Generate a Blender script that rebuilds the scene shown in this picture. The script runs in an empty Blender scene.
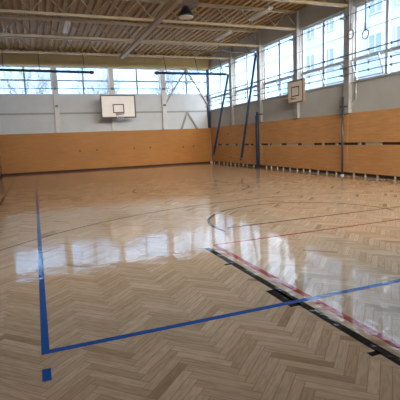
import bpy, bmesh, math, random
from mathutils import Vector, Matrix

S = bpy.context.scene
COL = S.collection

# ------------------------------------------------------------------ camera
CAM = Vector((-10.4236, -25.0372, 1.5)); FPX = 424.46
YAW, PITCH, ROLL = 0.3641, -0.1419, -0.0406
fw = Vector((math.sin(YAW)*math.cos(PITCH), math.cos(YAW)*math.cos(PITCH), math.sin(PITCH)))
rt = Vector((math.cos(YAW), -math.sin(YAW), 0)); up = rt.cross(fw)
r2 = math.cos(ROLL)*rt + math.sin(ROLL)*up
u2 = -math.sin(ROLL)*rt + math.cos(ROLL)*up
cd = bpy.data.cameras.new('camera'); co = bpy.data.objects.new('camera', cd); COL.objects.link(co)
cd.sensor_fit = 'HORIZONTAL'; cd.sensor_width = 36; cd.lens = FPX/400*36
cd.clip_start = 0.05; cd.clip_end = 800
co.matrix_world = Matrix(((r2.x, u2.x, -fw.x, CAM.x), (r2.y, u2.y, -fw.y, CAM.y), (r2.z, u2.z, -fw.z, CAM.z), (0, 0, 0, 1)))
S.camera = co

# ------------------------------------------------------------------ sky
SKY_LOW, SKY_HIGH, GLOW = 1.6, 3.0, 64.0
w = bpy.data.worlds.new('World'); S.world = w; w.use_nodes = True
nt = w.node_tree; nt.nodes.clear()
def wn(t): return nt.nodes.new(t)
tc = wn('ShaderNodeTexCoord'); sep = wn('ShaderNodeSeparateXYZ'); nt.links.new(tc.outputs['Generated'], sep.inputs[0])
mr = wn('ShaderNodeMapRange'); mr.inputs['From Min'].default_value = 0.36; mr.inputs['From Max'].default_value = 0.75
mr.inputs['To Min'].default_value = SKY_LOW; mr.inputs['To Max'].default_value = SKY_HIGH
nt.links.new(sep.outputs['Z'], mr.inputs['Value'])
noi = wn('ShaderNodeTexNoise'); noi.inputs['Scale'].default_value = 3.2; noi.inputs['Detail'].default_value = 4
mp = wn('ShaderNodeMapping'); mp.inputs['Scale'].default_value = (1, 1, 2.2)
nt.links.new(tc.outputs['Generated'], mp.inputs[0]); nt.links.new(mp.outputs[0], noi.inputs['Vector'])
cr = wn('ShaderNodeValToRGB'); cr.color_ramp.elements[0].position = 0.40; cr.color_ramp.elements[0].color = (0.40, 0.60, 0.86, 1)
cr.color_ramp.elements[1].position = 0.60; cr.color_ramp.elements[1].color = (0.78, 0.87, 1.0, 1)
nt.links.new(noi.outputs['Fac'], cr.inputs[0])
# warm glow added to the near side of the sky to light the hall
dt = wn('ShaderNodeVectorMath'); dt.operation = 'DOT_PRODUCT'; dt.inputs[1].default_value = Vector((-0.17, -0.97, 0.25)).normalized()
nm = wn('ShaderNodeVectorMath'); nm.operation = 'NORMALIZE'; nt.links.new(tc.outputs['Generated'], nm.inputs[0]); nt.links.new(nm.outputs[0], dt.inputs[0])
mxm = wn('ShaderNodeMath'); mxm.operation = 'MAXIMUM'; mxm.inputs[1].default_value = 0; nt.links.new(dt.outputs['Value'], mxm.inputs[0])
pwm = wn('ShaderNodeMath'); pwm.operation = 'POWER'; pwm.inputs[1].default_value = 9; nt.links.new(mxm.outputs[0], pwm.inputs[0])
glw = wn('ShaderNodeMath'); glw.operation = 'MULTIPLY_ADD'; glw.inputs[1].default_value = GLOW; nt.links.new(pwm.outputs[0], glw.inputs[0]); nt.links.new(mr.outputs[0], glw.inputs[2])
wmx = wn('ShaderNodeMix'); wmx.data_type = 'RGBA'; nt.links.new(pwm.outputs[0], wmx.inputs['Factor']); nt.links.new(cr.outputs[0], wmx.inputs['A']); wmx.inputs['B'].default_value = (1.0, 0.88, 0.74, 1)
bg = wn('ShaderNodeBackground'); out = wn('ShaderNodeOutputWorld')
nt.links.new(wmx.outputs['Result'], bg.inputs['Color']); nt.links.new(glw.outputs[0], bg.inputs['Strength']); nt.links.new(bg.outputs[0], out.inputs[0])

S.view_settings.view_transform = 'Standard'; S.view_settings.look = 'None'
S.view_settings.gamma = 1; S.view_settings.use_curve_mapping = False
S.view_settings.exposure = 1.3
S.cycles.use_denoising = True
S.cycles.max_bounces = 10; S.cycles.diffuse_bounces = 6; S.cycles.transparent_max_bounces = 16
S.cycles.caustics_reflective = False; S.cycles.caustics_refractive = False
S.cycles.sample_clamp_indirect = 6

def portal(loc, rot, sx, sy):
    l = bpy.data.lights.new('sky_portal', 'AREA'); l.shape = 'RECTANGLE'; l.size = sx; l.size_y = sy
    l.cycles.is_portal = True
    o = bpy.data.objects.new('sky_portal', l); COL.objects.link(o); o.location = loc; o.rotation_euler = rot
    o['kind'] = 'helper'
XL, YN = -12.2, -26.1        # left wall face, near wall face
SB, WT, SR, NB = 4.24, 5.73, 3.25, 4.1    # far sill, window head, right sill
portal((-6.1, 0.45, (SB+WT)/2), (math.radians(-90), 0, 0), 12.2, 1.6)
portal((0.45, -13, (SR+WT)/2), (0, math.radians(90), 0), 2.6, 25.8)
portal((-6.1, YN-0.45, (NB+WT)/2), (math.radians(90), 0, 0), 12.2, 3.3)

# ------------------------------------------------------------------ helpers
def tag(o, label=None, cat=None, group=None, kind=None):
    if label: o['label'] = label
    if cat: o['category'] = cat
    if group: o['group'] = group
    if kind: o['kind'] = kind
    return o
def empty(name, loc, label, cat, group=None, kind=None, rz=0):
    o = bpy.data.objects.new(name, None); COL.objects.link(o); o.location = loc; o.rotation_euler.z = rz
    o.empty_display_size = 0.2
    return tag(o, label, cat, group, kind)
class MB:
    def __init__(s): s.bm = bmesh.new()
    def box(s, x0, x1, y0, y1, z0, z1, mi=0):
        v = [s.bm.verts.new((x, y, z)) for z in (z0, z1) for y in (y0, y1) for x in (x0, x1)]
        for f in ((0, 2, 3, 1), (4, 5, 7, 6), (0, 1, 5, 4), (2, 6, 7, 3), (1, 3, 7, 5), (0, 4, 6, 2)):
            s.bm.faces.new([v[i] for i in f]).material_index = mi
        return s
    def bar(s, a, b, wd, ht=None, upv=(0, 0, 1)):
        a, b = Vector(a), Vector(b); d = (b-a).normalized(); ht = ht or wd
        u = Vector(upv)
        if abs(d.dot(u)) > 0.98: u = Vector((0, 1, 0))
        r = d.cross(u).normalized(); u = r.cross(d)
        q = [(-1, -1), (1, -1), (1, 1), (-1, 1)]
        A = [s.bm.verts.new(a+r*i*wd/2+u*j*ht/2) for i, j in q]; B = [s.bm.verts.new(b+r*i*wd/2+u*j*ht/2) for i, j in q]
        s.bm.faces.new(A[::-1]); s.bm.faces.new(B)
        for i in range(4): s.bm.faces.new((A[i], A[(i+1) % 4], B[(i+1) % 4], B[i]))
        return s
    def tube(s, pts, rad, n=12, closed=False, taper=None):
        P = [Vector(p) for p in pts]; rings = []; N = len(P)
        ref = Vector((0, 0, 1))
        for i, p in enumerate(P):
            if closed: d = P[(i+1) % N]-P[i-1]
            else: d = P[min(i+1, N-1)]-P[max(i-1, 0)]
            d.normalize(); rf = ref if abs(d.dot(ref)) < 0.95 else Vector((0.3, 1, 0))
            a = d.cross(rf).normalized(); b = d.cross(a)
            rr = rad if taper is None else taper[i]
            rings.append([s.bm.verts.new(p+(a*math.cos(t)+b*math.sin(t))*rr) for t in [2*math.pi*k/n for k in range(n)]])
        M = N if closed else N-1
        for i in range(M):
            A, B = rings[i], rings[(i+1) % N]
            for k in range(n):
                try: s.bm.faces.new((A[k], A[(k+1) % n], B[(k+1) % n], B[k])).smooth = True
                except ValueError: pass
        if not closed: s.bm.faces.new(rings[0][::-1]); s.bm.faces.new(rings[-1])
        return s
    def lathe(s, prof, c=(0, 0, 0), n=24):
        rings = []
        for r, z in prof:
            rings.append([s.bm.verts.new((c[0]+r*math.cos(2*math.pi*k/n), c[1]+r*math.sin(2*math.pi*k/n), c[2]+z)) for k in range(n)])
        for A, B in zip(rings, rings[1:]):
            for k in range(n): s.bm.faces.new((A[k], A[(k+1) % n], B[(k+1) % n], B[k])).smooth = True
        s.bm.faces.new(rings[0][::-1]); s.bm.faces.new(rings[-1])
        return s
    def build(s, name, mat, parent=None, bevel=0, **kw):
        bmesh.ops.recalc_face_normals(s.bm, faces=s.bm.faces)
        me = bpy.data.meshes.new(name); s.bm.to_mesh(me); s.bm.free()
        for m in (mat if isinstance(mat, list) else [mat]): me.materials.append(m)
        o = bpy.data.objects.new(name, me); COL.objects.link(o)
        if parent: o.parent = parent
        if bevel:
            m = o.modifiers.new('b', 'BEVEL'); m.width = bevel; m.segments = 2; m.limit_method = 'ANGLE'
        return tag(o, kw.get('label'), kw.get('cat'), kw.get('group'), kw.get('kind'))
def copy_tree(o, parent=None):
    c = o.copy(); COL.objects.link(c)
    if parent: c.parent = parent
    for ch in o.children: copy_tree(ch, c)
    return c

# ------------------------------------------------------------------ materials
def mat(name, col, rough=0.6, metal=0.0, spec=0.5, noise=0.0, nscale=8, bump=0.0, stretch=(1, 1, 1)):
    m = bpy.data.materials.new(name); m.use_nodes = True; n = m.node_tree; b = n.nodes['Principled BSDF']
    b.inputs['Base Color'].default_value = (*col, 1); b.inputs['Roughness'].default_value = rough
    b.inputs['Metallic'].default_value = metal; b.inputs['Specular IOR Level'].default_value = spec
    if noise or bump:
        t = n.nodes.new('ShaderNodeTexCoord'); mp = n.nodes.new('ShaderNodeMapping'); mp.inputs['Scale'].default_value = stretch
        nz = n.nodes.new('ShaderNodeTexNoise'); nz.inputs['Scale'].default_value = nscale; nz.inputs['Detail'].default_value = 5
        n.links.new(t.outputs['Object'], mp.inputs[0]); n.links.new(mp.outputs[0], nz.inputs['Vector'])
        if noise:
            r = n.nodes.new('ShaderNodeValToRGB'); e = r.color_ramp.elements
            e[0].position = 0.3; e[1].position = 0.7
            e[0].color = (*[c*(1-noise) for c in col], 1); e[1].color = (*[min(1, c*(1+noise)) for c in col], 1)
            n.links.new(nz.outputs['Fac'], r.inputs[0]); n.links.new(r.outputs[0], b.inputs['Base Color'])
        if bump:
            bp = n.nodes.new('ShaderNodeBump'); bp.inputs['Strength'].default_value = bump; bp.inputs['Distance'].default_value = 0.01
            n.links.new(nz.outputs['Fac'], bp.inputs['Height']); n.links.new(bp.outputs[0], b.inputs['Normal'])
    return m

M = {
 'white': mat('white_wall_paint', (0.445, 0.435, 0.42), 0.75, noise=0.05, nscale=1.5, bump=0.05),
 'white_r': mat('dimmed_white_paint', (0.35, 0.33, 0.295), 0.75, noise=0.05, nscale=1.5, bump=0.05),  # white paint darkened to stand for dimmer light on the right wall
 'beige': mat('beige_painted_concrete', (0.39, 0.28, 0.115), 0.7, noise=0.06, nscale=2),
 'deck': mat('beige_steel_deck', (0.32, 0.18, 0.04), 0.6, noise=0.08, nscale=1.5),
 'truss': mat('beige_truss_paint', (0.28, 0.19, 0.085), 0.5, noise=0.05, nscale=3),
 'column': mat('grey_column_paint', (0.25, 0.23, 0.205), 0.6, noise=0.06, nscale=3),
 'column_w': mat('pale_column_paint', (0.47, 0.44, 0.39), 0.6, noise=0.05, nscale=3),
 'reveal': mat('dim_grey_upper_wall', (0.36, 0.33, 0.29), 0.8, noise=0.06, nscale=2),
 'wframe': mat('grey_window_frame', (0.40, 0.44, 0.48), 0.45),
 'wframe_d': mat('dark_window_frame', (0.16, 0.19, 0.22), 0.5),
 'navy': mat('navy_painted_steel', (0.012, 0.022, 0.045), 0.5, spec=0.2, noise=0.15, nscale=6),
 'dark': mat('dark_steel', (0.03, 0.03, 0.035), 0.45),
 'steel': mat('grey_steel', (0.45, 0.44, 0.42), 0.45, metal=0.3),
 'base': mat('dark_brown_base', (0.05, 0.018, 0.012), 0.6, spec=0.1),
 'hole': mat('dark_brown_socket', (0.06, 0.02, 0.01), 0.6),
 'board': mat('worn_white_board', (0.66, 0.58, 0.50), 0.5, noise=0.05, nscale=2),
 'board_o': mat('worn_pale_board', (0.62, 0.53, 0.43), 0.55, noise=0.08, nscale=3),
 'bline': mat('dark_board_line', (0.07, 0.05, 0.04), 0.6),
 'bframe_o': mat('brown_wooden_frame', (0.16, 0.10, 0.06), 0.6),
 'rim': mat('orange_rim', (0.22, 0.12, 0.08), 0.5),
 'net': mat('white_net_cord', (0.7, 0.68, 0.65), 0.8),
 'lamp': mat('off_white_lamp_housing', (0.55, 0.49, 0.40), 0.4),
 'recess': mat('panel_gap_shade', (0.035, 0.022, 0.015), 0.8),  # near-black tone standing for the shade in the panel gaps
 'batten': mat('pale_batten', (0.30, 0.24, 0.18), 0.6),
 'facade': mat('darkened_facade_render', (0.15, 0.185, 0.22), 0.8, noise=0.04, nscale=0.6),  # white render, dimmer exposure put into its colour against the sky glow
 'facade_w': mat('blue_grey_facade_window', (0.08, 0.115, 0.155), 0.35),  # pane colour lowered for exposure along with the facade
 'facade_b': mat('pale_blue_facade', (0.42, 0.55, 0.68), 0.8, noise=0.05, nscale=0.4),
 'bark': mat('darkened_bark', (0.028, 0.028, 0.032), 0.9, noise=0.3, nscale=12, bump=0.4),  # bark made extra dark so the sky glow doesn't wash it out
 'hill': mat('hazy_blue_hill', (0.05, 0.085, 0.13), 1.0, noise=0.2, nscale=0.06),  # blue haze and lower exposure put into the hill's colour
 'ground': mat('pale_asphalt', (0.35, 0.35, 0.36), 0.9, noise=0.1, nscale=0.5),
 'strap': mat('dark_strap', (0.05, 0.045, 0.04), 0.8),
 'ring': mat('grey_wood_ring', (0.05, 0.045, 0.045), 0.5),
}
def ply(name, col, seed):
    m = bpy.data.materials.new(name); m.use_nodes = True; n = m.node_tree; b = n.nodes['Principled BSDF']
    b.inputs['Roughness'].default_value = 0.5; b.inputs['Specular IOR Level'].default_value = 0.12
    t = n.nodes.new('ShaderNodeTexCoord'); mp = n.nodes.new('ShaderNodeMapping'); mp.inputs['Scale'].default_value = (0.6, 0.6, 9); mp.inputs['Location'].default_value = (seed, 0, seed)
    a = n.nodes.new('ShaderNodeTexNoise'); a.inputs['Scale'].default_value = 2.5; a.inputs['Detail'].default_value = 7; a.inputs['Distortion'].default_value = 0.6
    c = n.nodes.new('ShaderNodeTexNoise'); c.inputs['Scale'].default_value = 0.7; c.inputs['Detail'].default_value = 2
    n.links.new(t.outputs['Object'], mp.inputs[0]); n.links.new(mp.outputs[0], a.inputs['Vector']); n.links.new(t.outputs['Object'], c.inputs['Vector'])
    r = n.nodes.new('ShaderNodeValToRGB'); e = r.color_ramp.elements; e[0].position = 0.3; e[1].position = 0.72
    e[0].color = (*[x*0.86 for x in col], 1); e[1].color = (*[x*1.1 for x in col], 1)
    n.links.new(a.outputs['Fac'], r.inputs[0])
    r2_ = n.nodes.new('ShaderNodeValToRGB'); f = r2_.color_ramp.elements; f[0].position = 0.3; f[1].position = 0.7; f[0].color = (0.88, 0.88, 0.88, 1); f[1].color = (1, 1, 1, 1)
    n.links.new(c.outputs['Fac'], r2_.inputs[0])
    mx = n.nodes.new('ShaderNodeMix'); mx.data_type = 'RGBA'; mx.blend_type = 'MULTIPLY'; mx.inputs['Factor'].default_value = 1
    n.links.new(r.outputs[0], mx.inputs['A']); n.links.new(r2_.outputs[0], mx.inputs['B']); n.links.new(mx.outputs['Result'], b.inputs['Base Color'])
    return m
M['ply'] = ply('orange_plywood', (0.345, 0.145, 0.038), 0)
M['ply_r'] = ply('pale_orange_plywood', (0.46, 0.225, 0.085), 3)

g = bpy.data.materials.new('window_glass'); g.use_nodes = True; n = g.node_tree; n.nodes.clear()
o_ = n.nodes.new('ShaderNodeOutputMaterial'); tr = n.nodes.new('ShaderNodeBsdfTransparent'); gl = n.nodes.new('ShaderNodeBsdfGlossy')
tr.inputs[0].default_value = (0.93, 0.965, 0.98, 1); gl.inputs['Roughness'].default_value = 0.02
lw = n.nodes.new('ShaderNodeLayerWeight'); lw.inputs['Blend'].default_value = 0.5
pw = n.nodes.new('ShaderNodeMath'); pw.operation = 'POWER'; pw.inputs[1].default_value = 5; n.links.new(lw.outputs['Facing'], pw.inputs[0])
fr = n.nodes.new('ShaderNodeMath'); fr.operation = 'MULTIPLY_ADD'; fr.inputs[1].default_value = 0.6; fr.inputs[2].default_value = 0.03; n.links.new(pw.outputs[0], fr.inputs[0])
mx = n.nodes.new('ShaderNodeMixShader')
n.links.new(fr.outputs[0], mx.inputs[0]); n.links.new(tr.outputs[0], mx.inputs[1]); n.links.new(gl.outputs[0], mx.inputs[2]); n.links.new(mx.outputs[0], o_.inputs[0])
M['glass'] = g

def varnish_wave(n, b, extra=None):
    """long soft waves of the varnish coat, shared by the wood and the painted lines"""
    t = n.nodes.new('ShaderNodeNewGeometry')
    a = n.nodes.new('ShaderNodeTexNoise'); a.inputs['Scale'].default_value = 3.0; a.inputs['Detail'].default_value = 3
    n.links.new(t.outputs['Position'], a.inputs['Vector'])
    c = n.nodes.new('ShaderNodeTexNoise'); c.inputs['Scale'].default_value = 14; c.inputs['Detail'].default_value = 2
    n.links.new(t.outputs['Position'], c.inputs['Vector'])
    ad = n.nodes.new('ShaderNodeMath'); ad.operation = 'MULTIPLY_ADD'; ad.inputs[1].default_value = 0.28
    n.links.new(c.outputs['Fac'], ad.inputs[0]); n.links.new(a.outputs['Fac'], ad.inputs[2])
    src = ad.outputs[0]
    if extra is not None:
        e = n.nodes.new('ShaderNodeMath'); e.operation = 'ADD'; n.links.new(src, e.inputs[0]); n.links.new(extra, e.inputs[1]); src = e.outputs[0]
    bp = n.nodes.new('ShaderNodeBump'); bp.inputs['Strength'].default_value = 1.0; bp.inputs['Distance'].default_value = 0.0035
    n.links.new(src, bp.inputs['Height']); n.links.new(bp.outputs[0], b.inputs['Normal']); n.links.new(bp.outputs[0], b.inputs['Coat Normal'])
FLOOR_ROUGH = 0.035
def line_mat(name, col):
    m = bpy.data.materials.new(name); m.use_nodes = True; n = m.node_tree; b = n.nodes['Principled BSDF']
    b.inputs['Base Color'].default_value = (*col, 1); b.inputs['Roughness'].default_value = 0.4; b.inputs['Specular IOR Level'].default_value = 0.0; b.inputs['Coat Weight'].default_value = 0.9; b.inputs['Coat IOR'].default_value = 1.42; b.inputs['Coat Roughness'].default_value = FLOOR_ROUGH
    varnish_wave(n, b)
    return m
M['l_blue'] = line_mat('blue_line_paint', (0.012, 0.075, 0.26))
M['l_black'] = line_mat('black_line_paint', (0.012, 0.010, 0.010))
M['l_red'] = line_mat('red_line_paint', (0.30, 0.022, 0.025))
M['l_faint'] = line_mat('worn_dark_line_paint', (0.10, 0.055, 0.035))

def herringbone():
    m = bpy.data.materials.new('varnished_herringbone_parquet'); m.use_nodes = True; n = m.node_tree; b = n.nodes['Principled BSDF']
    W, NN = 0.07, 6
    def mth(op, a, bb=None, c=None):
        x = n.nodes.new('ShaderNodeMath'); x.operation = op
        for i, v in enumerate((a, bb, c)):
            if v is None: continue
            if isinstance(v, (int, float)): x.inputs[i].default_value = v
            else: n.links.new(v, x.inputs[i])
        return x.outputs[0]
    geo = n.nodes.new('ShaderNodeNewGeometry'); sp = n.nodes.new('ShaderNodeSeparateXYZ'); n.links.new(geo.outputs['Position'], sp.inputs[0])
    X = mth('ADD', sp.outputs['X'], 9.29); Y = mth('ADD', sp.outputs['Y'], 21.3)
    k = 1/(math.sqrt(2)*W)
    u = mth('MULTIPLY', mth('ADD', X, Y), k); v = mth('MULTIPLY', mth('SUBTRACT', Y, X), k)
    i = mth('FLOOR', u); j = mth('FLOOR', v)
    d = mth('FLOORED_MODULO', mth('SUBTRACT', i, j), 2*NN)
    hz = mth('LESS_THAN', d, NN-0.5)
    # horizontal plank
    ia = mth('SUBTRACT', i, d); la = mth('SUBTRACT', u, ia); wa = mth('SUBTRACT', v, j)
    e = mth('SUBTRACT', 2*NN-1, d)
    jb = mth('SUBTRACT', j, e); lb = mth('SUBTRACT', v, jb); wb = mth('SUBTRACT', u, i)
    def sel(a, bb): return mth('ADD', mth('MULTIPLY', hz, a), mth('MULTIPLY', mth('SUBTRACT', 1, hz), bb))
    L = sel(la, lb); Wd = sel(wa, wb); I = sel(ia, i); J = sel(j, jb)
    cv = n.nodes.new('ShaderNodeCombineXYZ'); n.links.new(I, cv.inputs[0]); n.links.new(J, cv.inputs[1]); n.links.new(hz, cv.inputs[2])
    wnz = n.nodes.new('ShaderNodeTexWhiteNoise'); n.links.new(cv.outputs[0], wnz.inputs['Vector'])
    r = n.nodes.new('ShaderNodeValToRGB'); r.color_ramp.elements.remove(r.color_ramp.elements[1])
    base = [(0.0, (0.29, 0.18, 0.10)), (0.04, (0.425, 0.28, 0.165)), (0.3, (0.475, 0.322, 0.197)), (0.6, (0.50, 0.343, 0.215)), (0.9, (0.53, 0.368, 0.236)), (1.0, (0.58, 0.405, 0.262))]
    r.color_ramp.elements[0].position = 0; r.color_ramp.elements[0].color = (*base[0][1], 1)
    for p, c in base[1:]:
        el = r.color_ramp.elements.new(p); el.color = (*c, 1)
    n.links.new(wnz.outputs['Value'], r.inputs[0])
    # grain along plank
    gv = n.nodes.new('ShaderNodeCombineXYZ'); n.links.new(mth('MULTIPLY', L, 0.35), gv.inputs[0]); n.links.new(mth('MULTIPLY', Wd, 3.0), gv.inputs[1]); n.links.new(mth('MULTIPLY', wnz.outputs['Value'], 57.0), gv.inputs[2])
    gn = n.nodes.new('ShaderNodeTexNoise'); gn.inputs['Scale'].default_value = 1.6; gn.inputs['Detail'].default_value = 5; n.links.new(gv.outputs[0], gn.inputs['Vector'])
    gr = n.nodes.new('ShaderNodeValToRGB'); gr.color_ramp.elements[0].position = 0.3; gr.color_ramp.elements[0].color = (0.80, 0.77, 0.74, 1); gr.color_ramp.elements[1].position = 0.6; gr.color_ramp.elements[1].color = (1.05, 1.05, 1.05, 1)
    n.links.new(gn.outputs['Fac'], gr.inputs[0])
    mx = n.nodes.new('ShaderNodeMix'); mx.data_type = 'RGBA'; mx.blend_type = 'MULTIPLY'; mx.inputs['Factor'].default_value = 1
    n.links.new(r.outputs[0], mx.inputs['A']); n.links.new(gr.outputs[0], mx.inputs['B'])
    # joints
    ew = mth('MINIMUM', Wd, mth('SUBTRACT', 1, Wd)); el_ = mth('MINIMUM', L, mth('SUBTRACT', NN, L)); ee = mth('MINIMUM', ew, el_)
    jt = mth('SMOOTH_MIN', mth('MULTIPLY', ee, 14), 1, 0.1)
    jc = n.nodes.new('ShaderNodeMix'); jc.data_type = 'RGBA'; n.links.new(jt, jc.inputs['Factor']); jc.inputs['A'].default_value = (0.30, 0.195, 0.12, 1); n.links.new(mx.outputs['Result'], jc.inputs['B'])
    n.links.new(jc.outputs['Result'], b.inputs['Base Color'])
    b.inputs['Roughness'].default_value = 0.4; b.inputs['Specular IOR Level'].default_value = 0.0; b.inputs['Coat Weight'].default_value = 0.9; b.inputs['Coat IOR'].default_value = 1.42; b.inputs['Coat Roughness'].default_value = FLOOR_ROUGH
    ex = mth('MULTIPLY', wnz.outputs['Value'], 0.05)
    varnish_wave(n, b, ex)
    return m
M['parquet'] = herringbone()

# ------------------------------------------------------------------ structure
YC = [0.0, -3.4, -6.55, -9.65, -12.75, -15.9, -19.05, -22.2, -25.6]   # columns along the right wall
XC = [-12.15, -9.1, -6.02, -2.97, 0.0]                                  # columns along the far wall
floor = MB().box(-12.65, 0.35, -26.4, 0.35, -0.3, 0).build('floor', M['parquet'], kind='structure', label='glossy varnished herringbone parquet gym floor', cat='floor')

HEAD, TOP = WT, 6.5
# far wall: low box, head beam
w_ = MB(); w_.box(-12.65, 0.35, 0.0, 0.3, 0, SB); w_.box(-12.65, 0.35, 0.0, 0.3, WT, 6.75)
w_.build('wall_back', M['white'], kind='structure', label='white far wall above the orange plywood', cat='wall')
MB().box(XL, 0.0, -0.22, 0.0, WT, 6.34).build('beam', M['beige'], kind='structure', label='wide beige beam across the far wall above its windows', cat='beam')
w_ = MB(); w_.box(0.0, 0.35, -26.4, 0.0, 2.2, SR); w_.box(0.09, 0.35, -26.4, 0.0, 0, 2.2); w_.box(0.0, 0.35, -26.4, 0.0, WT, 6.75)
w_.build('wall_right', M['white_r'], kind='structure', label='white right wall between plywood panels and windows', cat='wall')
w_ = MB(); w_.box(XL-0.3, XL, -26.4, 0.35, 0, 6.75)
w_.build('wall_left', M['white'], kind='structure', label='white left wall at the edge of the photo', cat='wall')
w_ = MB(); w_.box(-12.65, 0.35, YN-0.3, YN, 0, NB); w_.box(-12.65, 0.35, YN-0.3, YN, WT, 6.75)
w_.build('wall_near', M['white'], kind='structure', label='white near wall behind the camera', cat='wall')

# ceiling: trapezoid steel deck, ribs run front to back
def ceiling():
    bm = bmesh.new(); pitch = 0.28; x = -12.65; prof = []
    while x < 0.35:
        for dx, z in ((0, 6.48), (0.11, 6.48), (0.15, 6.56), (0.24, 6.56)): prof.append((x+dx, z))
        x += pitch
    prof.append((x, 6.48))
    lo = [[bm.verts.new((px, y, pz)) for px, pz in prof] for y in (-26.4, 0.35)]
    for a in range(len(prof)-1): bm.faces.new((lo[0][a], lo[0][a+1], lo[1][a+1], lo[1][a]))
    hi = [[bm.verts.new((px, y, 6.75)) for px in (prof[0][0], prof[-1][0])] for y in (-26.4, 0.35)]
    bm.faces.new((hi[0][0], hi[1][0], hi[1][1], hi[0][1]))
    for k in (0, 1): bm.faces.new(lo[k]+[hi[k][1], hi[k][0]])
    bm.faces.new((lo[0][0], lo[1][0], hi[1][0], hi[0][0])); bm.faces.new((lo[0][-1], hi[0][1], hi[1][1], lo[1][-1]))
    m = MB(); m.bm.free(); m.bm = bm
    return m.build('ceiling', M['deck'], kind='structure', label='beige corrugated steel roof deck ceiling', cat='ceiling')
ceiling()

# columns
for k, x in enumerate(XC[:-1]):
    c = MB(); c.box(x-0.13, x+0.13, -0.16, 0.0, 2.18, WT)
    if k == 0: c = MB(); c.box(XL, -11.98, -0.18, 0.0, 2.18, WT)
    where = ['in the far left corner', 'first from the left corner', 'behind the white backboard', 'beside the steel bracing'][k]
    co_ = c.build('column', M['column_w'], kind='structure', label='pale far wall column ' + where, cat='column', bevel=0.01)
    for z in (4.54, 3.6):
        MB().box(x-0.07, x+0.07, -0.27, -0.16, z-0.05, z+0.05).build('clamp', M['dark'], co_)
co_ = MB().box(-0.16, -0.02, -0.17, -0.02, 2.18, WT).build('column', M['navy'], kind='structure', label='dark navy post in the far right corner', cat='column', bevel=0.01)
ords = ['nearest the far corner', 'second from the far corner', 'beside the small backboard', 'behind the hanging rings', 'just outside the frame']
for k, y in enumerate(YC[1:]):
    c = MB(); c.box(-0.14, 0.0, y-0.14, y+0.14, 2.2, 6.45); c.box(0.0, 0.12, y-0.16, y+0.16, SR, WT)
    lab = 'grey right wall column ' + (ords[k] if k < 5 else 'near the camera, out of view')
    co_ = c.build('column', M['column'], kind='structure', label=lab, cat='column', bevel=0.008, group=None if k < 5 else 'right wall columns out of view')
    for z in (3.47, 3.70, 4.09, 5.35):
        MB().box(-0.39, -0.14, y-0.03, y+0.03, z-0.03, z+0.03).build('bracket', M['dark'], co_)

# ------------------------------------------------------------------ windows
wn_i = [0]
def window_far(x0, x1, y, lab, sgn=1, SB=4.24):
    wn_i[0] += 1; fy = y+sgn*0.10; t = 0.05
    e = MB(); e.box(x0, x1, fy, fy+0.06, SB, SB+t); e.box(x0, x1, fy, fy+0.06, WT-t, WT); e.box(x0, x0+t, fy, fy+0.06, SB+t, WT-t); e.box(x1-t, x1, fy, fy+0.06, SB+t, WT-t)
    e = e.build('window_%d' % wn_i[0], M['wframe'], kind='structure', label=lab, cat='window', group='windows out of view' if 'camera' in lab else None)
    xm = (x0+x1)/2
    MB().box(xm-0.04, xm+0.04, fy-0.01, fy+0.07, SB+t, WT-t).build('mullion', M['wframe_d'], e)
    MB().box(x0+t, x1-t, fy-0.012, fy+0.072, 4.97, 5.04).build('transom', M['wframe_d'], e)
    MB().box(x0+t, x1-t, fy+0.025, fy+0.033, SB+t, WT-t).build('pane', M['glass'], e)
for k in range(4):
    x0 = XC[k]+0.13 if k else -11.98; x1 = XC[k+1]-0.13 if k < 3 else -0.02
    window_far(x0, x1, 0.0, 'far wall window ' + ['in the leftmost bay', 'just left of the backboard', 'just right of the backboard', 'crossed by the steel bracing'][k])
def window_right(y0, y1, lab, fx=0.10):
    """y0 far, y1 near"""
    wn_i[0] += 1; t = 0.06
    e = MB(); e.box(fx, fx+0.07, y1, y0, SR, SR+t); e.box(fx, fx+0.07, y1, y0, WT-t, WT); e.box(fx, fx+0.07, y1, y1+t, SR+t, WT-t); e.box(fx, fx+0.07, y0-t, y0, SR+t, WT-t)
    e = e.build('window_%d' % wn_i[0], M['wframe'], kind='structure', label=lab, cat='window', group='windows out of view' if 'camera' in lab else None)
    ym = (y0+y1)/2; ZT = 4.0
    MB().box(fx-0.01, fx+0.08, ym-0.055, ym+0.055, SR+t, WT-t).build('mullion', M['wframe'], e)
    MB().box(fx-0.015, fx+0.085, y1+t, y0-t, ZT-0.055, ZT+0.055).build('transom', M['wframe'], e)
    MB().box(fx+0.03, fx+0.038, y1+t, y0-t, SR+t, WT-t).build('pane', M['glass'], e)
    if fx > 0: MB().box(-0.05, fx, y1, y0, SR-0.05, SR).build('sill', M['column'], e)
labs = ['in the far right corner bay', 'in the second bay from the far corner', 'in the bay just beyond the small backboard', 'between the small backboard and the rings', 'behind the hanging gym ring']
for k in range(8):
    y0 = YC[k]-0.16 if k else -0.05; y1 = YC[k+1]+0.16
    window_right(y0, y1, 'right wall window ' + (labs[k] if k < 5 else 'near the camera, out of view'))
for k in range(4):  # unseen windows, added to let more daylight into the hall
    x0 = XC[k]+0.13 if k else -12.05; x1 = XC[k+1]-0.13 if k < 3 else -0.02
    window_far(x0, x1, YN, 'added near wall window behind the camera', -1, NB)
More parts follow.
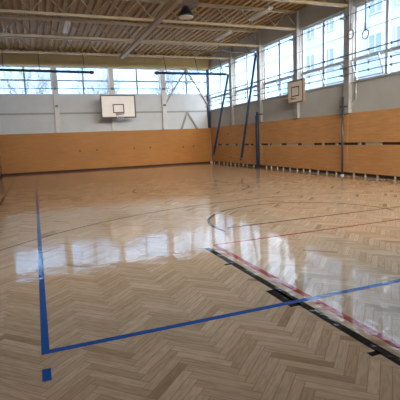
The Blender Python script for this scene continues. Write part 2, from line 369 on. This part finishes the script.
# bottom-hung vent sashes tilted in, lower row of the right windows
for k in (2, 3, 4):
    ym = (YC[k]+YC[k+1])/2
    y0, y1 = (ym-0.08, YC[k+1]+0.24) if k == 4 else (YC[k]-0.24, ym+0.08)
    if k != 4: y0, y1 = ym-0.08, YC[k+1]+0.24
    if k == 4: y0, y1 = YC[k]-0.26, ym+0.08
    hx, hz, tilt, h = 0.085, SR+0.08, math.radians(20), 0.64
    def P(y, s): return (hx-math.sin(tilt)*s, y, hz+math.cos(tilt)*s)
    f = MB()
    f.bar(P(y0, 0.025), P(y1, 0.025), 0.05, 0.035); f.bar(P(y0, h), P(y1, h), 0.05, 0.035)
    f.bar(P(y0, 0), P(y0, h+0.02), 0.04, 0.05); f.bar(P(y1, 0), P(y1, h+0.02), 0.04, 0.05)
    par = bpy.data.objects['window_%d' % (5+k)]
    sash = f.build('vent_sash', M['wframe'], par)
    gq = MB(); gq.bar(P((y0+y1)/2, 0.04), P((y0+y1)/2, h-0.02), abs(y1-y0)-0.06, 0.006, upv=(1, 0, 0))
    gq.build('pane', M['glass'], sash)

# rail across the white part of the far wall
for k in range(4):
    x0 = XC[k]+0.13 if k else -12.05; x1 = XC[k+1]-0.13 if k < 3 else -0.02
    MB().box(x0, x1, -0.035, 0.0, 3.17, 3.27).build('trim_%d' % (k+1), M['column'], kind='structure',
        label='grey rail across the white far wall ' + ['in the leftmost bay', 'left of the backboard', 'right of the backboard', 'in the braced bay'][k], cat='trim')
MB().box(XL+0.08, -0.1, -0.085, -0.055, 0, 0.09).build('baseboard_back', M['base'], kind='structure', label='dark brown base strip along the far wall', cat='baseboard')

# ------------------------------------------------------------------ plywood wall panels
def socket(p, x, y, z, ax):
    m = MB()
    if ax == 'y': m.tube([(x, y+0.004, z), (x, y-0.012, z)], 0.05, 14)
    else: m.tube([(x+0.004, y, z), (x-0.012, y, z)], 0.045, 14)
    m.build('socket', M['hole'], p)
p = MB().box(XL+0.055, -0.025, -0.055, -0.005, 0.09, 2.17).build('wall_panel', M['ply'], label='long orange plywood panel along the whole far wall', cat='wall panel', bevel=0.004)
for x, z in ((-8.04, 1.12), (-7.09, 1.13), (-4.93, 1.14), (-3.96, 1.12), (-1.86, 1.08), (-1.2, 1.09)): socket(p, x, -0.055, z, 'y')
p = MB().box(XL, XL+0.05, -26.0, -0.1, 0.09, 2.17).build('wall_panel', M['ply'], label='long orange plywood panel along the left wall', cat='wall panel', bevel=0.004)
MB().box(XL, XL+0.08, -26.0, -0.1, 0, 0.09).build('baseboard_left', M['base'], kind='structure', label='dark brown base strip along the left wall', cat='baseboard')
MB().box(0.05, 0.085, -26.0, -0.1, 0.0, 2.18).build('trim_5', M['recess'], kind='structure', label='dark sheet added for the shade behind the right wall panels', cat='trim')
rnd = random.Random(5)
seams = [-0.12, -6.62, -12.72, -19.0, -25.6]
where = ['in the far corner', 'between the two net posts', 'right of the thin net post', 'near the camera, out of view']
for k in range(4):
    a, b = seams[k], seams[k+1]
    for lv, (z0, z1) in (('lower', (0.115, 1.085)), ('upper', (1.175, 2.20))):
        pn = MB().box(-0.02, 0.012, b+0.012, a-0.012, z0, z1).build('wall_panel', M['ply_r'],
              label='%s orange plywood panel on right wall %s' % (lv, where[k]), cat='wall panel', group='plywood panels on the right wall', bevel=0.004)
        if lv == 'lower':
            y = a-0.3
            while y > b+0.15:
                MB().box(-0.016, 0.05, y-0.018, y+0.018, 0.0, 0.12).build('foot', M['batten'], pn)
                y -= rnd.choice((0.45, 0.55, 0.75, 0.5))
        else:
            y = a-0.55; 
            while y > b+0.2:
                wd = rnd.choice((0.25, 0.4, 0.06, 0.35))
                MB().box(0.0, 0.05, y-wd, y+wd, 1.085, 1.178).build('spacer', M['batten'], pn)
                y -= wd+rnd.choice((0.75, 0.6, 0.9))
        if k == 0: socket(pn, -0.02, -2.75 if lv == 'upper' else -2.95, 1.74 if lv == 'upper' else 0.42, 'x')

# ------------------------------------------------------------------ court lines, painted on the floor
def line(x0, y0, x1, y1, wd, m, label, z=0.0012):
    d = Vector((x1-x0, y1-y0, 0)).normalized(); r = Vector((d.y, -d.x, 0))*wd/2; b = MB()
    A = [Vector((x0, y0, z))-r, Vector((x0, y0, z))+r, Vector((x1, y1, z))+r, Vector((x1, y1, z))-r]
    lo = [b.bm.verts.new(v-Vector((0, 0, z))) for v in A]; hi = [b.bm.verts.new(v) for v in A]
    b.bm.faces.new(hi)
    for i in range(4): b.bm.faces.new((lo[i], lo[(i+1) % 4], hi[(i+1) % 4], hi[i]))
    return b.build('court_line', M[m], floor, label=label)
def arc(cx, cy, r, a0, a1, wd, m, label, z=0.0010):
    b = MB(); N = 96; I, O, J, K = [], [], [], []
    for i in range(N+1):
        t = math.radians(a0+(a1-a0)*i/N); c, s = math.cos(t), math.sin(t)
        I.append(b.bm.verts.new((cx+(r-wd/2)*c, cy+(r-wd/2)*s, z))); O.append(b.bm.verts.new((cx+(r+wd/2)*c, cy+(r+wd/2)*s, z)))
        J.append(b.bm.verts.new((cx+(r-wd/2)*c, cy+(r-wd/2)*s, 0))); K.append(b.bm.verts.new((cx+(r+wd/2)*c, cy+(r+wd/2)*s, 0)))
    for i in range(N):
        b.bm.faces.new((I[i], O[i], O[i+1], I[i+1])); b.bm.faces.new((O[i], K[i], K[i+1], O[i+1])); b.bm.faces.new((J[i], I[i], I[i+1], J[i+1]))
    return b.build('court_line', M[m], floor, label=label)
BX0, BX1, BY0, BY1 = -10.48, -1.5, -21.88, -3.6
line(BX0, BY0-0.03, BX0, BY1, 0.058, 'l_blue', 'blue sideline', 0.0016)
line(BX0, BY0, BX1, BY0, 0.062, 'l_blue', 'blue end line', 0.0018)
line(BX0, -22.13, BX0, -22.29, 0.058, 'l_blue', 'short blue service mark', 0.0016)
line(-8.31, -19.68, -8.31, -25.0, 0.078, 'l_black', 'black key side line')
line(-8.375, -21.52, -8.375, -21.97, 0.12, 'l_black', 'wide black block on the key line')
for y in (-20.53, -22.9, -23.8): line(-8.33, y, -8.42, y, 0.05, 'l_black', 'small black tick on the key line')
line(-3.59, -18.6, -3.59, -25.0, 0.05, 'l_black', 'black key side line on the right')
line(-7.5, -18.62, -3.6, -18.62, 0.045, 'l_black', 'black free throw line')
line(-8.155, -19.6, -8.155, -25.2, 0.066, 'l_red', 'red line beside the black key line')
line(-8.155, -19.58, -0.6, -19.54, 0.045, 'l_red', 'red cross line')
arc(-5.87, -18.55, 1.80, -10, 191, 0.05, 'l_black', 'black free throw circle')
arc(-5.66, -23.05, 7.18, 8, 172, 0.045, 'l_faint', 'dark three point arc')
arc(-5.95, -12.57, 1.80, 0, 360, 0.05, 'l_faint', 'dark centre circle')
line(-11.38, -12.57, -0.6, -12.57, 0.045, 'l_faint', 'dark halfway line')
line(-11.42, -0.9, -11.38, -25.2, 0.05, 'l_black', 'black left sideline')
line(-8.55, -0.9, -8.47, -6.3, 0.05, 'l_faint', 'dark far key side line')
line(-0.6, -0.9, -0.6, -25.2, 0.045, 'l_faint', 'dark right sideline')
line(-2.9, -15.45, -0.6, -15.82, 0.035, 'l_faint', 'faint dark line right of the centre')

# ------------------------------------------------------------------ roof trusses
def truss():
    r = empty('roof_truss', (0, 0, 0), 'x', 'roof truss', 'beige lattice roof trusses')
    MB().box(XL, -0.02, -0.06, 0.06, WT, WT+0.08).build('bottom_chord', M['truss'], r)
    MB().box(XL, -0.02, -0.07, 0.07, 6.38, 6.475).build('top_chord', M['truss'], r)
    nseg = 12; L = 12.1/nseg
    for i in range(nseg):
        x0 = -12.15+i*L; xm = x0+L/2
        MB().bar((x0, 0, WT+0.1), (xm, 0, 6.37), 0.035).build('web_brace', M['truss'], r)
        MB().bar((xm, 0, 6.37), (x0+L, 0, WT+0.1), 0.035).build('web_brace', M['truss'], r)
    return r
tr0 = truss()
tl = ['nearest the far wall', 'second from the far wall', 'third from the far wall, across the lamp tubes', 'fourth from the far wall, near the top of the photo', 'overhead out of view, nearest the photo top', 'overhead out of view, above the free throw line', 'overhead out of view, above the camera']
for k, y in enumerate(YC[1:8]):
    t = tr0 if k == 0 else copy_tree(tr0)
    t.location = (0, y, 0); t['label'] = 'beige lattice roof truss ' + tl[k]
MB().box(-6.10, -5.93, -25.9, -3.3, WT-0.13, WT).build('beam', M['truss'], kind='structure', label='beige beam running lengthwise under the trusses', cat='beam')
# ------------------------------------------------------------------ ceiling lamps
def tube_lamp():
    r = empty('fluorescent_lamp', (0, 0, 0), 'x', 'ceiling lamp', 'fluorescent lamps under the roof')
    MB().box(-0.09, 0.09, -0.75, 0.75, 0.02, 0.09).build('housing', M['lamp'], r, bevel=0.01)
    for s in (-1, 1): MB().tube([(s*0.05, -0.7, 0.0), (s*0.05, 0.7, 0.0)], 0.018, 10).build('tube', M['lamp'], r)
    for s in (-1, 1): MB().bar((0, s*0.55, 0.09), (0, s*0.55, 0.75), 0.02).build('hanger', M['truss'], r)
    return r
l0 = tube_lamp()
for k, (x, y, lb) in enumerate([(-8.93, -8.0, 'left of the lengthwise beam'), (-2.6, -8.0, 'right of the beam, the farther one'), (-2.6, -11.2, 'right of the beam, the nearer one')]):
    l = l0 if k == 0 else copy_tree(l0); l.location = (x, y, 5.74); l['label'] = 'switched off pale fluorescent lamp ' + lb
hb = empty('pendant_lamp', (-5.0, -10.15, 0.08), 'dark round pendant lamp below the roof near the photo top', 'ceiling lamp')
MB().lathe([(0.08, 6.1), (0.13, 6.03), (0.18, 5.93), (0.25, 5.86), (0.285, 5.78), (0.285, 5.74)]).build('shade', M['dark'], hb)
MB().lathe([(0.18, 5.738), (0.265, 5.738), (0.265, 5.72), (0.18, 5.70)]).build('lens', M['lamp'], hb)
MB().box(-0.42, 0.42, -0.2, 0.2, 6.1, 6.3).build('mount_box', M['bframe_o'], hb)
MB().tube([(0, 0, 6.1), (0, 0, 6.38)], 0.02).build('stem', M['dark'], hb)

# ------------------------------------------------------------------ far basketball backboard
def backboard_far():
    r = empty('basketball_backboard', (-6.07, -2.0, 0), 'large white basketball backboard with dark frame on the far wall', 'backboard')
    x0, x1, z0, z1 = -0.92, 0.92, 2.81, 4.0
    bd = MB().box(x0, x1, 0, 0.04, z0, z1).build('board', M['board'], r)
    f = MB(); t = 0.055
    f.box(x0, x1, -0.01, 0.05, z0-0.01, z0+t); f.box(x0, x1, -0.01, 0.05, z1-t, z1+0.01); f.box(x0-0.01, x0+t, -0.012, 0.052, z0, z1); f.box(x1-t, x1+0.01, -0.012, 0.052, z0, z1)
    f.build('border', M['bline'], r)
    s = MB(); a, c, d, tt = 0.30, 3.06, 3.53, 0.055
    s.box(-a, a, -0.008, 0, c, c+tt); s.box(-a, a, -0.008, 0, d-tt, d); s.box(-a, -a+tt, -0.009, 0, c+tt, d-tt); s.box(a-tt, a, -0.009, 0, c+tt, d-tt)
    s.build('target_square', M['bline'], r)
    rm = MB(); rm.tube([(0.225*math.cos(t_), -0.38+0.225*math.sin(t_), 3.0) for t_ in [2*math.pi*i/28 for i in range(28)]], 0.01, 8, closed=True)
    rm.box(-0.09, 0.09, -0.16, -0.01, 2.96, 3.01)
    rim = rm.build('rim', M['rim'], r)
    nb = MB()
    for i in range(12):
        a0 = 2*math.pi*i/12
        for sg in (1, -1):
            nb.tube([(0.22*math.cos(a0), -0.38+0.22*math.sin(a0), 2.99), (0.17*math.cos(a0+sg*0.5), -0.38+0.17*math.sin(a0+sg*0.5), 2.8), (0.13*math.cos(a0+sg*0.9), -0.38+0.13*math.sin(a0+sg*0.9), 2.6)], 0.003, 5)
    nb.build('net', M['net'], rim)
    for s_ in (-1, 1):
        for zz in (2.95, 3.85):
            MB().bar((s_*0.55, 0.04, zz), (s_*0.06, 1.82, zz-0.0), 0.04).build('support_arm', M['steel'], r)
    return r
backboard_far()
# ------------------------------------------------------------------ small backboard on the right wall
def backboard_right():
    r = empty('basketball_backboard', (-0.6, -10.33, 0), 'small square wooden backboard on the right wall above the panels', 'backboard')
    y0, y1, z0, z1 = -0.53, 0.53, 2.79, 3.64
    MB().box(0, 0.03, y0, y1, z0, z1).build('board', M['board_o'], r)
    f = MB(); t = 0.045
    f.box(-0.01, 0.09, y0, y1, z0-0.02, z0+t); f.box(-0.01, 0.09, y0, y1, z1-t, z1+0.01); f.box(-0.012, 0.092, y0-0.02, y0+t, z0, z1); f.box(-0.012, 0.092, y1-t, y1+0.01, z0, z1)
    f.build('border', M['bframe_o'], r)
    s = MB(); a, c, d, tt = 0.28, 3.03, 3.42, 0.045
    s.box(-0.008, 0, -a, a, c, c+tt); s.box(-0.008, 0, -a, a, d-tt, d); s.box(-0.009, 0, -a, -a+tt, c+tt, d-tt); s.box(-0.009, 0, a-tt, a, c+tt, d-tt)
    s.build('target_square', M['bline'], r)
    rm = MB(); rm.tube([(-0.35+0.215*math.cos(t_), 0.215*math.sin(t_), 2.96) for t_ in [2*math.pi*i/28 for i in range(28)]], 0.009, 8, closed=True)
    rm.box(-0.14, -0.01, -0.08, 0.08, 2.93, 2.98); rm.build('rim', M['bframe_o'], r)
    for yy in (-0.3, 0.3):
        for zz in (2.9, 3.585): MB().bar((0.03, yy, zz), (0.445, 0.68 if yy > 0 else 0.56, zz), 0.04).build('support_arm', M['bframe_o'], r)
backboard_right()

# ------------------------------------------------------------------ climbing pole rails and poles
def rail(x0, x1, z0, z1, label, hangers, clamp_x):
    r = empty('pole_rail', (0, -3.95, 0), label, 'rail', 'navy rails hung near the far wall')
    MB().tube([(x0, 0, z0), (x1, 0, z1)], 0.06, 12).build('bar', M['navy'], r)
    for x in hangers: MB().bar((x, 0, 4.89), (x, 0.45, WT), 0.03).build('hanger', M['navy'], r)
    MB().tube([(clamp_x-0.12, 0, z1 if clamp_x > x0+1 else z0), (clamp_x, 0, z1 if clamp_x > x0+1 else z0), (clamp_x+0.12, 0, z1 if clamp_x > x0+1 else z0)], 0.09, 12, taper=[0.05, 0.1, 0.05]).build('end_clamp', M['navy'], r)
    return r
rail(XL, -7.6, 4.88, 4.83, 'navy rail hanging across the two left far windows', (-11.4, -9.9, -7.9), -7.6)
rail(-4.41, -0.6, 4.86, 4.85, 'navy rail hanging across the braced right far window', (-3.9, -2.2, -0.8), -4.41)
r3 = empty('pole_rail', (0, -7.0, 0), 'thin dark rail under the second roof truss', 'rail')
MB().tube([(-4.2, 0, 5.36), (-0.58, 0, 5.35)], 0.022, 10).build('bar', M['dark'], r3)
for x in (-3.9, -2.2, -0.8): MB().bar((x, 0, 5.36), (x, 0.42, WT), 0.025).build('hanger', M['dark'], r3)
def pole(a, b, label):
    e = empty('climbing_pole', a, label, 'climbing pole', 'navy climbing poles leaning from the rails')
    A, B = Vector(a), Vector(b); d = B-A
    MB().tube([(0, 0, 0), tuple(d)], 0.055, 14).build('shaft', M['navy'], e)
    MB().tube([tuple(d*-0.004), tuple(d*0.02)], 0.065, 14).build('foot_cap', M['dark'], e)
    MB().tube([tuple(d*0.985), tuple(d*1.005)], 0.07, 14).build('top_hook', M['dark'], e)
    return e
pole((-1.50, -3.95, 0.62), (-0.50, -3.95, 4.82), 'navy climbing pole nearest the far corner')
pole((-1.39, -7.0, 0.46), (-0.49, -7.0, 5.33), 'navy climbing pole beside the thick net post')

# ------------------------------------------------------------------ net posts
np_ = empty('net_post', (-0.36, -6.75, 0), 'thick navy padded net post on the right side', 'net post')
MB().lathe([(0.085, 0.0), (0.085, 2.5), (0.07, 2.52)]).build('padding', M['navy'], np_)
MB().lathe([(0.05, 2.5), (0.05, 2.64), (0.06, 2.64), (0.06, 2.68)]).build('post_cap', M['dark'], np_)
MB().bar((0.0, 0, 2.58), (0.34, 0.05, 2.58), 0.05).build('wall_bracket', M['dark'], np_)
np_ = empty('net_post', (-0.2, -12.66, 0), 'thin dark net post in front of right wall panels', 'net post')
MB().lathe([(0.038, 0.0), (0.038, 2.76)]).build('post', M['dark'], np_)
MB().lathe([(0.06, 0.0), (0.06, 0.05)]).build('base_plate', M['steel'], np_)
MB().bar((0.0, 0, 2.43), (0.03, -0.2, 2.43), 0.045).build('wall_bracket', M['dark'], np_)
MB().box(-0.06, 0.06, -0.06, 0.06, 2.40, 2.46).build('collar', M['dark'], np_)
MB().box(-0.055, 0.055, -0.055, 0.055, 2.14, 2.18).build('collar', M['dark'], np_)
pp = [(-0.03, -13.12, 3.2), (-0.03, -13.12, 2.62)] + [(-0.03, -13.12+0.22*math.sin(t*math.pi/12), 2.62-0.22*(1-math.cos(t*math.pi/12))) for t in range(1, 7)]
MB().tube(pp, 0.015, 8).build('pipe', M['steel'], label='thin curved pipe on white wall beside the thin net post', cat='pipe')

# ------------------------------------------------------------------ ball guard frame along the right windows
gf = empty('ball_guard_frame', (-0.37, 0, 0), 'dark wire ball guard frame along the right wall windows', 'ball guard')
for z, rr, nm in ((5.35, 0.014, 'rail'), (4.09, 0.02, 'rail'), (3.70, 0.014, 'rail'), (3.47, 0.014, 'rail'), (4.73, 0.008, 'wire')):
    MB().tube([(0, -0.15, z), (0, -25.8, z)], rr, 8).build(nm, M['dark'], gf)
for k in range(8):
    ym = (YC[k]+YC[k+1])/2-0.2
    for s in (-0.46, 0.46):
        MB().tube([(0, ym+s, 3.45), (0, ym+s, 5.36)], 0.007, 6).build('tie', M['steel'], gf)
        if k < 6:
            c = MB()
            for z in (3.47, 3.70, 4.09, 5.35): c.lathe([(0.008, -0.05), (0.035, 0.0), (0.035, 0.02), (0.008, 0.035)], (0, ym+s, z), 10)
            c.build('clamp', M['dark'], gf)
gb = empty('guard_cable', (0, -0.25, 0), 'thin dark cable stretched across the far windows', 'cable')
MB().tube([(-12.15, 0, 4.54), (-0.2, 0, 4.54)], 0.018, 8).build('cable', M['dark'], gb)

# ------------------------------------------------------------------ steel bracing on the far wall
wb = empty('wall_bracing', (-1.5, -0.1, 0), 'grey steel inverted V bracing on the far wall right bay', 'bracing')
for a, b in (((0, 0, 5.7), (-1.37, 0, 3.7)), ((0, 0, 5.7), (1.32, 0, 3.7)), ((0, 0, 3.17), (-0.42, 0, 2.14)), ((0, 0, 3.17), (0.62, 0, 2.14))):
    MB().bar(a, b, 0.08).build('brace', M['column'], wb)
# ------------------------------------------------------------------ gym rings
def ring(loc, z_ring, r_, label):
    e = empty('gym_ring', loc, label, 'gym ring', 'gym rings on straps')
    MB().tube([(0, r_*math.cos(t), z_ring+r_*math.sin(t)) for t in [2*math.pi*i/28 for i in range(28)]], 0.016, 10, closed=True).build('ring', M['ring'], e)
    MB().bar((0, 0, z_ring+r_+0.0), (0, 0, 6.48), 0.035, 0.012).build('strap', M['strap'], e)
    MB().bar((0, 0, z_ring+r_-0.02), (0, 0, z_ring+r_+0.2), 0.05, 0.03).build('buckle', M['strap'], e)
ring((-0.7, -14.27, 0), 4.47, 0.135, 'grey gym ring hanging in front of the nearest right window')
ring((-0.7, -13.62, 0), 4.62, 0.135, 'gym ring hanging in front of the grey column')

# ------------------------------------------------------------------ outside
MB().box(-120, 300, -80, 300, -0.9, -0.4).build('ground', M['ground'], kind='structure', label='pale ground outside the gym', cat='ground')
def tree(x, y, h, seed, label):
    rn = random.Random(seed); b = MB()
    def grow(p, d, L, r, lv):
        n_ = 4; pts = [p]; rs = [r]
        for i in range(n_):
            d = (d+Vector((rn.uniform(-.22, .22), rn.uniform(-.22, .22), rn.uniform(-.05, .16)))).normalized()
            p = p+d*L/n_; pts.append(p); rs.append(r*(1-0.45*(i+1)/n_))
        b.tube(pts, r, 5 if lv else 8, taper=rs)
        if lv >= 5: return
        for i in range(rn.choice((4, 4, 5)) if lv < 4 else 4):
            t = rn.choice((2, 3, 4)); q_ = pts[t]
            nd = (d+Vector((rn.uniform(-1, 1), rn.uniform(-1, 1), rn.uniform(-.15, .75)))*0.95).normalized()
            grow(q_, nd, L*rn.uniform(.62, .82), rs[t]*0.72, lv+1)
    grow(Vector((0, 0, 0)), Vector((0, 0, 1)), h*0.30, 0.15, 0)
    o = b.build('bare_tree', M['bark'], label=label, cat='tree', group='bare trees beyond the far windows'); o.location = (x, y, -0.5)
for i, (x, y, h) in enumerate([(-15.5, 14, 13.5), (-9.5, 21, 16.5), (-3.8, 13, 13.0), (4.5, 22, 16.5)]):
    tree(x, y, h, 11+i, 'bare leafless tree outside ' + ['the leftmost far window', 'the window left of the backboard', 'the window right of the backboard', 'the braced far window'][i])

def block(x, y0, y1, z1, name, m, label, cols, rows, zs, depth=9):
    e = empty(name, (x, y0, -0.4), label, 'building'); h = z1+0.4; L = y1-y0
    MB().box(0, depth, 0, L, 0, h).build('facade', M[m], e)
    c = MB()
    for z in (zs[0]-0.9+0.4, zs[0]+2.35+0.4, h-0.35): c.box(-0.22, 0.0, 0, L, z, z+0.22)
    c.build('cornice', M[m], e)
    for ci in range(cols):
        for z in zs:
            cy = L*(ci+0.5)/cols; ww = 0.62
            f = MB(); f.box(-0.06, 0.0, cy-ww-0.1, cy+ww+0.1, z+0.3, z+0.4); f.box(-0.06, 0, cy-ww-0.1, cy+ww+0.1, z+1.95, z+2.05); f.box(-0.06, 0, cy-ww-0.1, cy-ww, z+0.4, z+1.95); f.box(-0.06, 0, cy+ww, cy+ww+0.1, z+0.4, z+1.95); f.box(-0.06, 0, cy-0.04, cy+0.04, z+0.4, z+1.95)
            f = f.build('window_frame', M['facade'], e)
            MB().box(-0.03, -0.005, cy-ww, cy+ww, z+0.4, z+1.95).build('pane', M['facade_w'], f)
    return e
block(13.5, -14, 9.6, 13.5, 'apartment_building', 'facade', 'white building with rows of windows outside the right wall', 9, 4, (0.8, 3.9, 7.0, 10.1))
# distant hill
hb_ = bmesh.new(); N = 60; rows_ = []
rn = random.Random(3)
for i in range(N+1):
    t = i/N; a = math.radians(-5+80*t); R = 190
    hgt = 46+7*math.sin(t*7+1.6)+4*math.sin(t*17)+rn.uniform(-1, 1)
    rows_.append([hb_.verts.new((R*s*math.sin(a)-10, R*s*math.cos(a)-25, z)) for s, z in ((0.8, -1), (0.9, hgt*0.6), (1, hgt), (1.15, hgt*0.7), (1.3, -1))])
for A, B in zip(rows_, rows_[1:]):
    for k in range(4): hb_.faces.new((A[k], A[k+1], B[k+1], B[k]))
me = bpy.data.meshes.new('hill'); hb_.to_mesh(me); me.materials.append(M['hill'])
ho = bpy.data.objects.new('hill', me); COL.objects.link(ho)
for f_ in me.polygons: f_.use_smooth = True
tag(ho, 'hazy blue wooded hill far behind the right wall', 'hill', kind='structure')
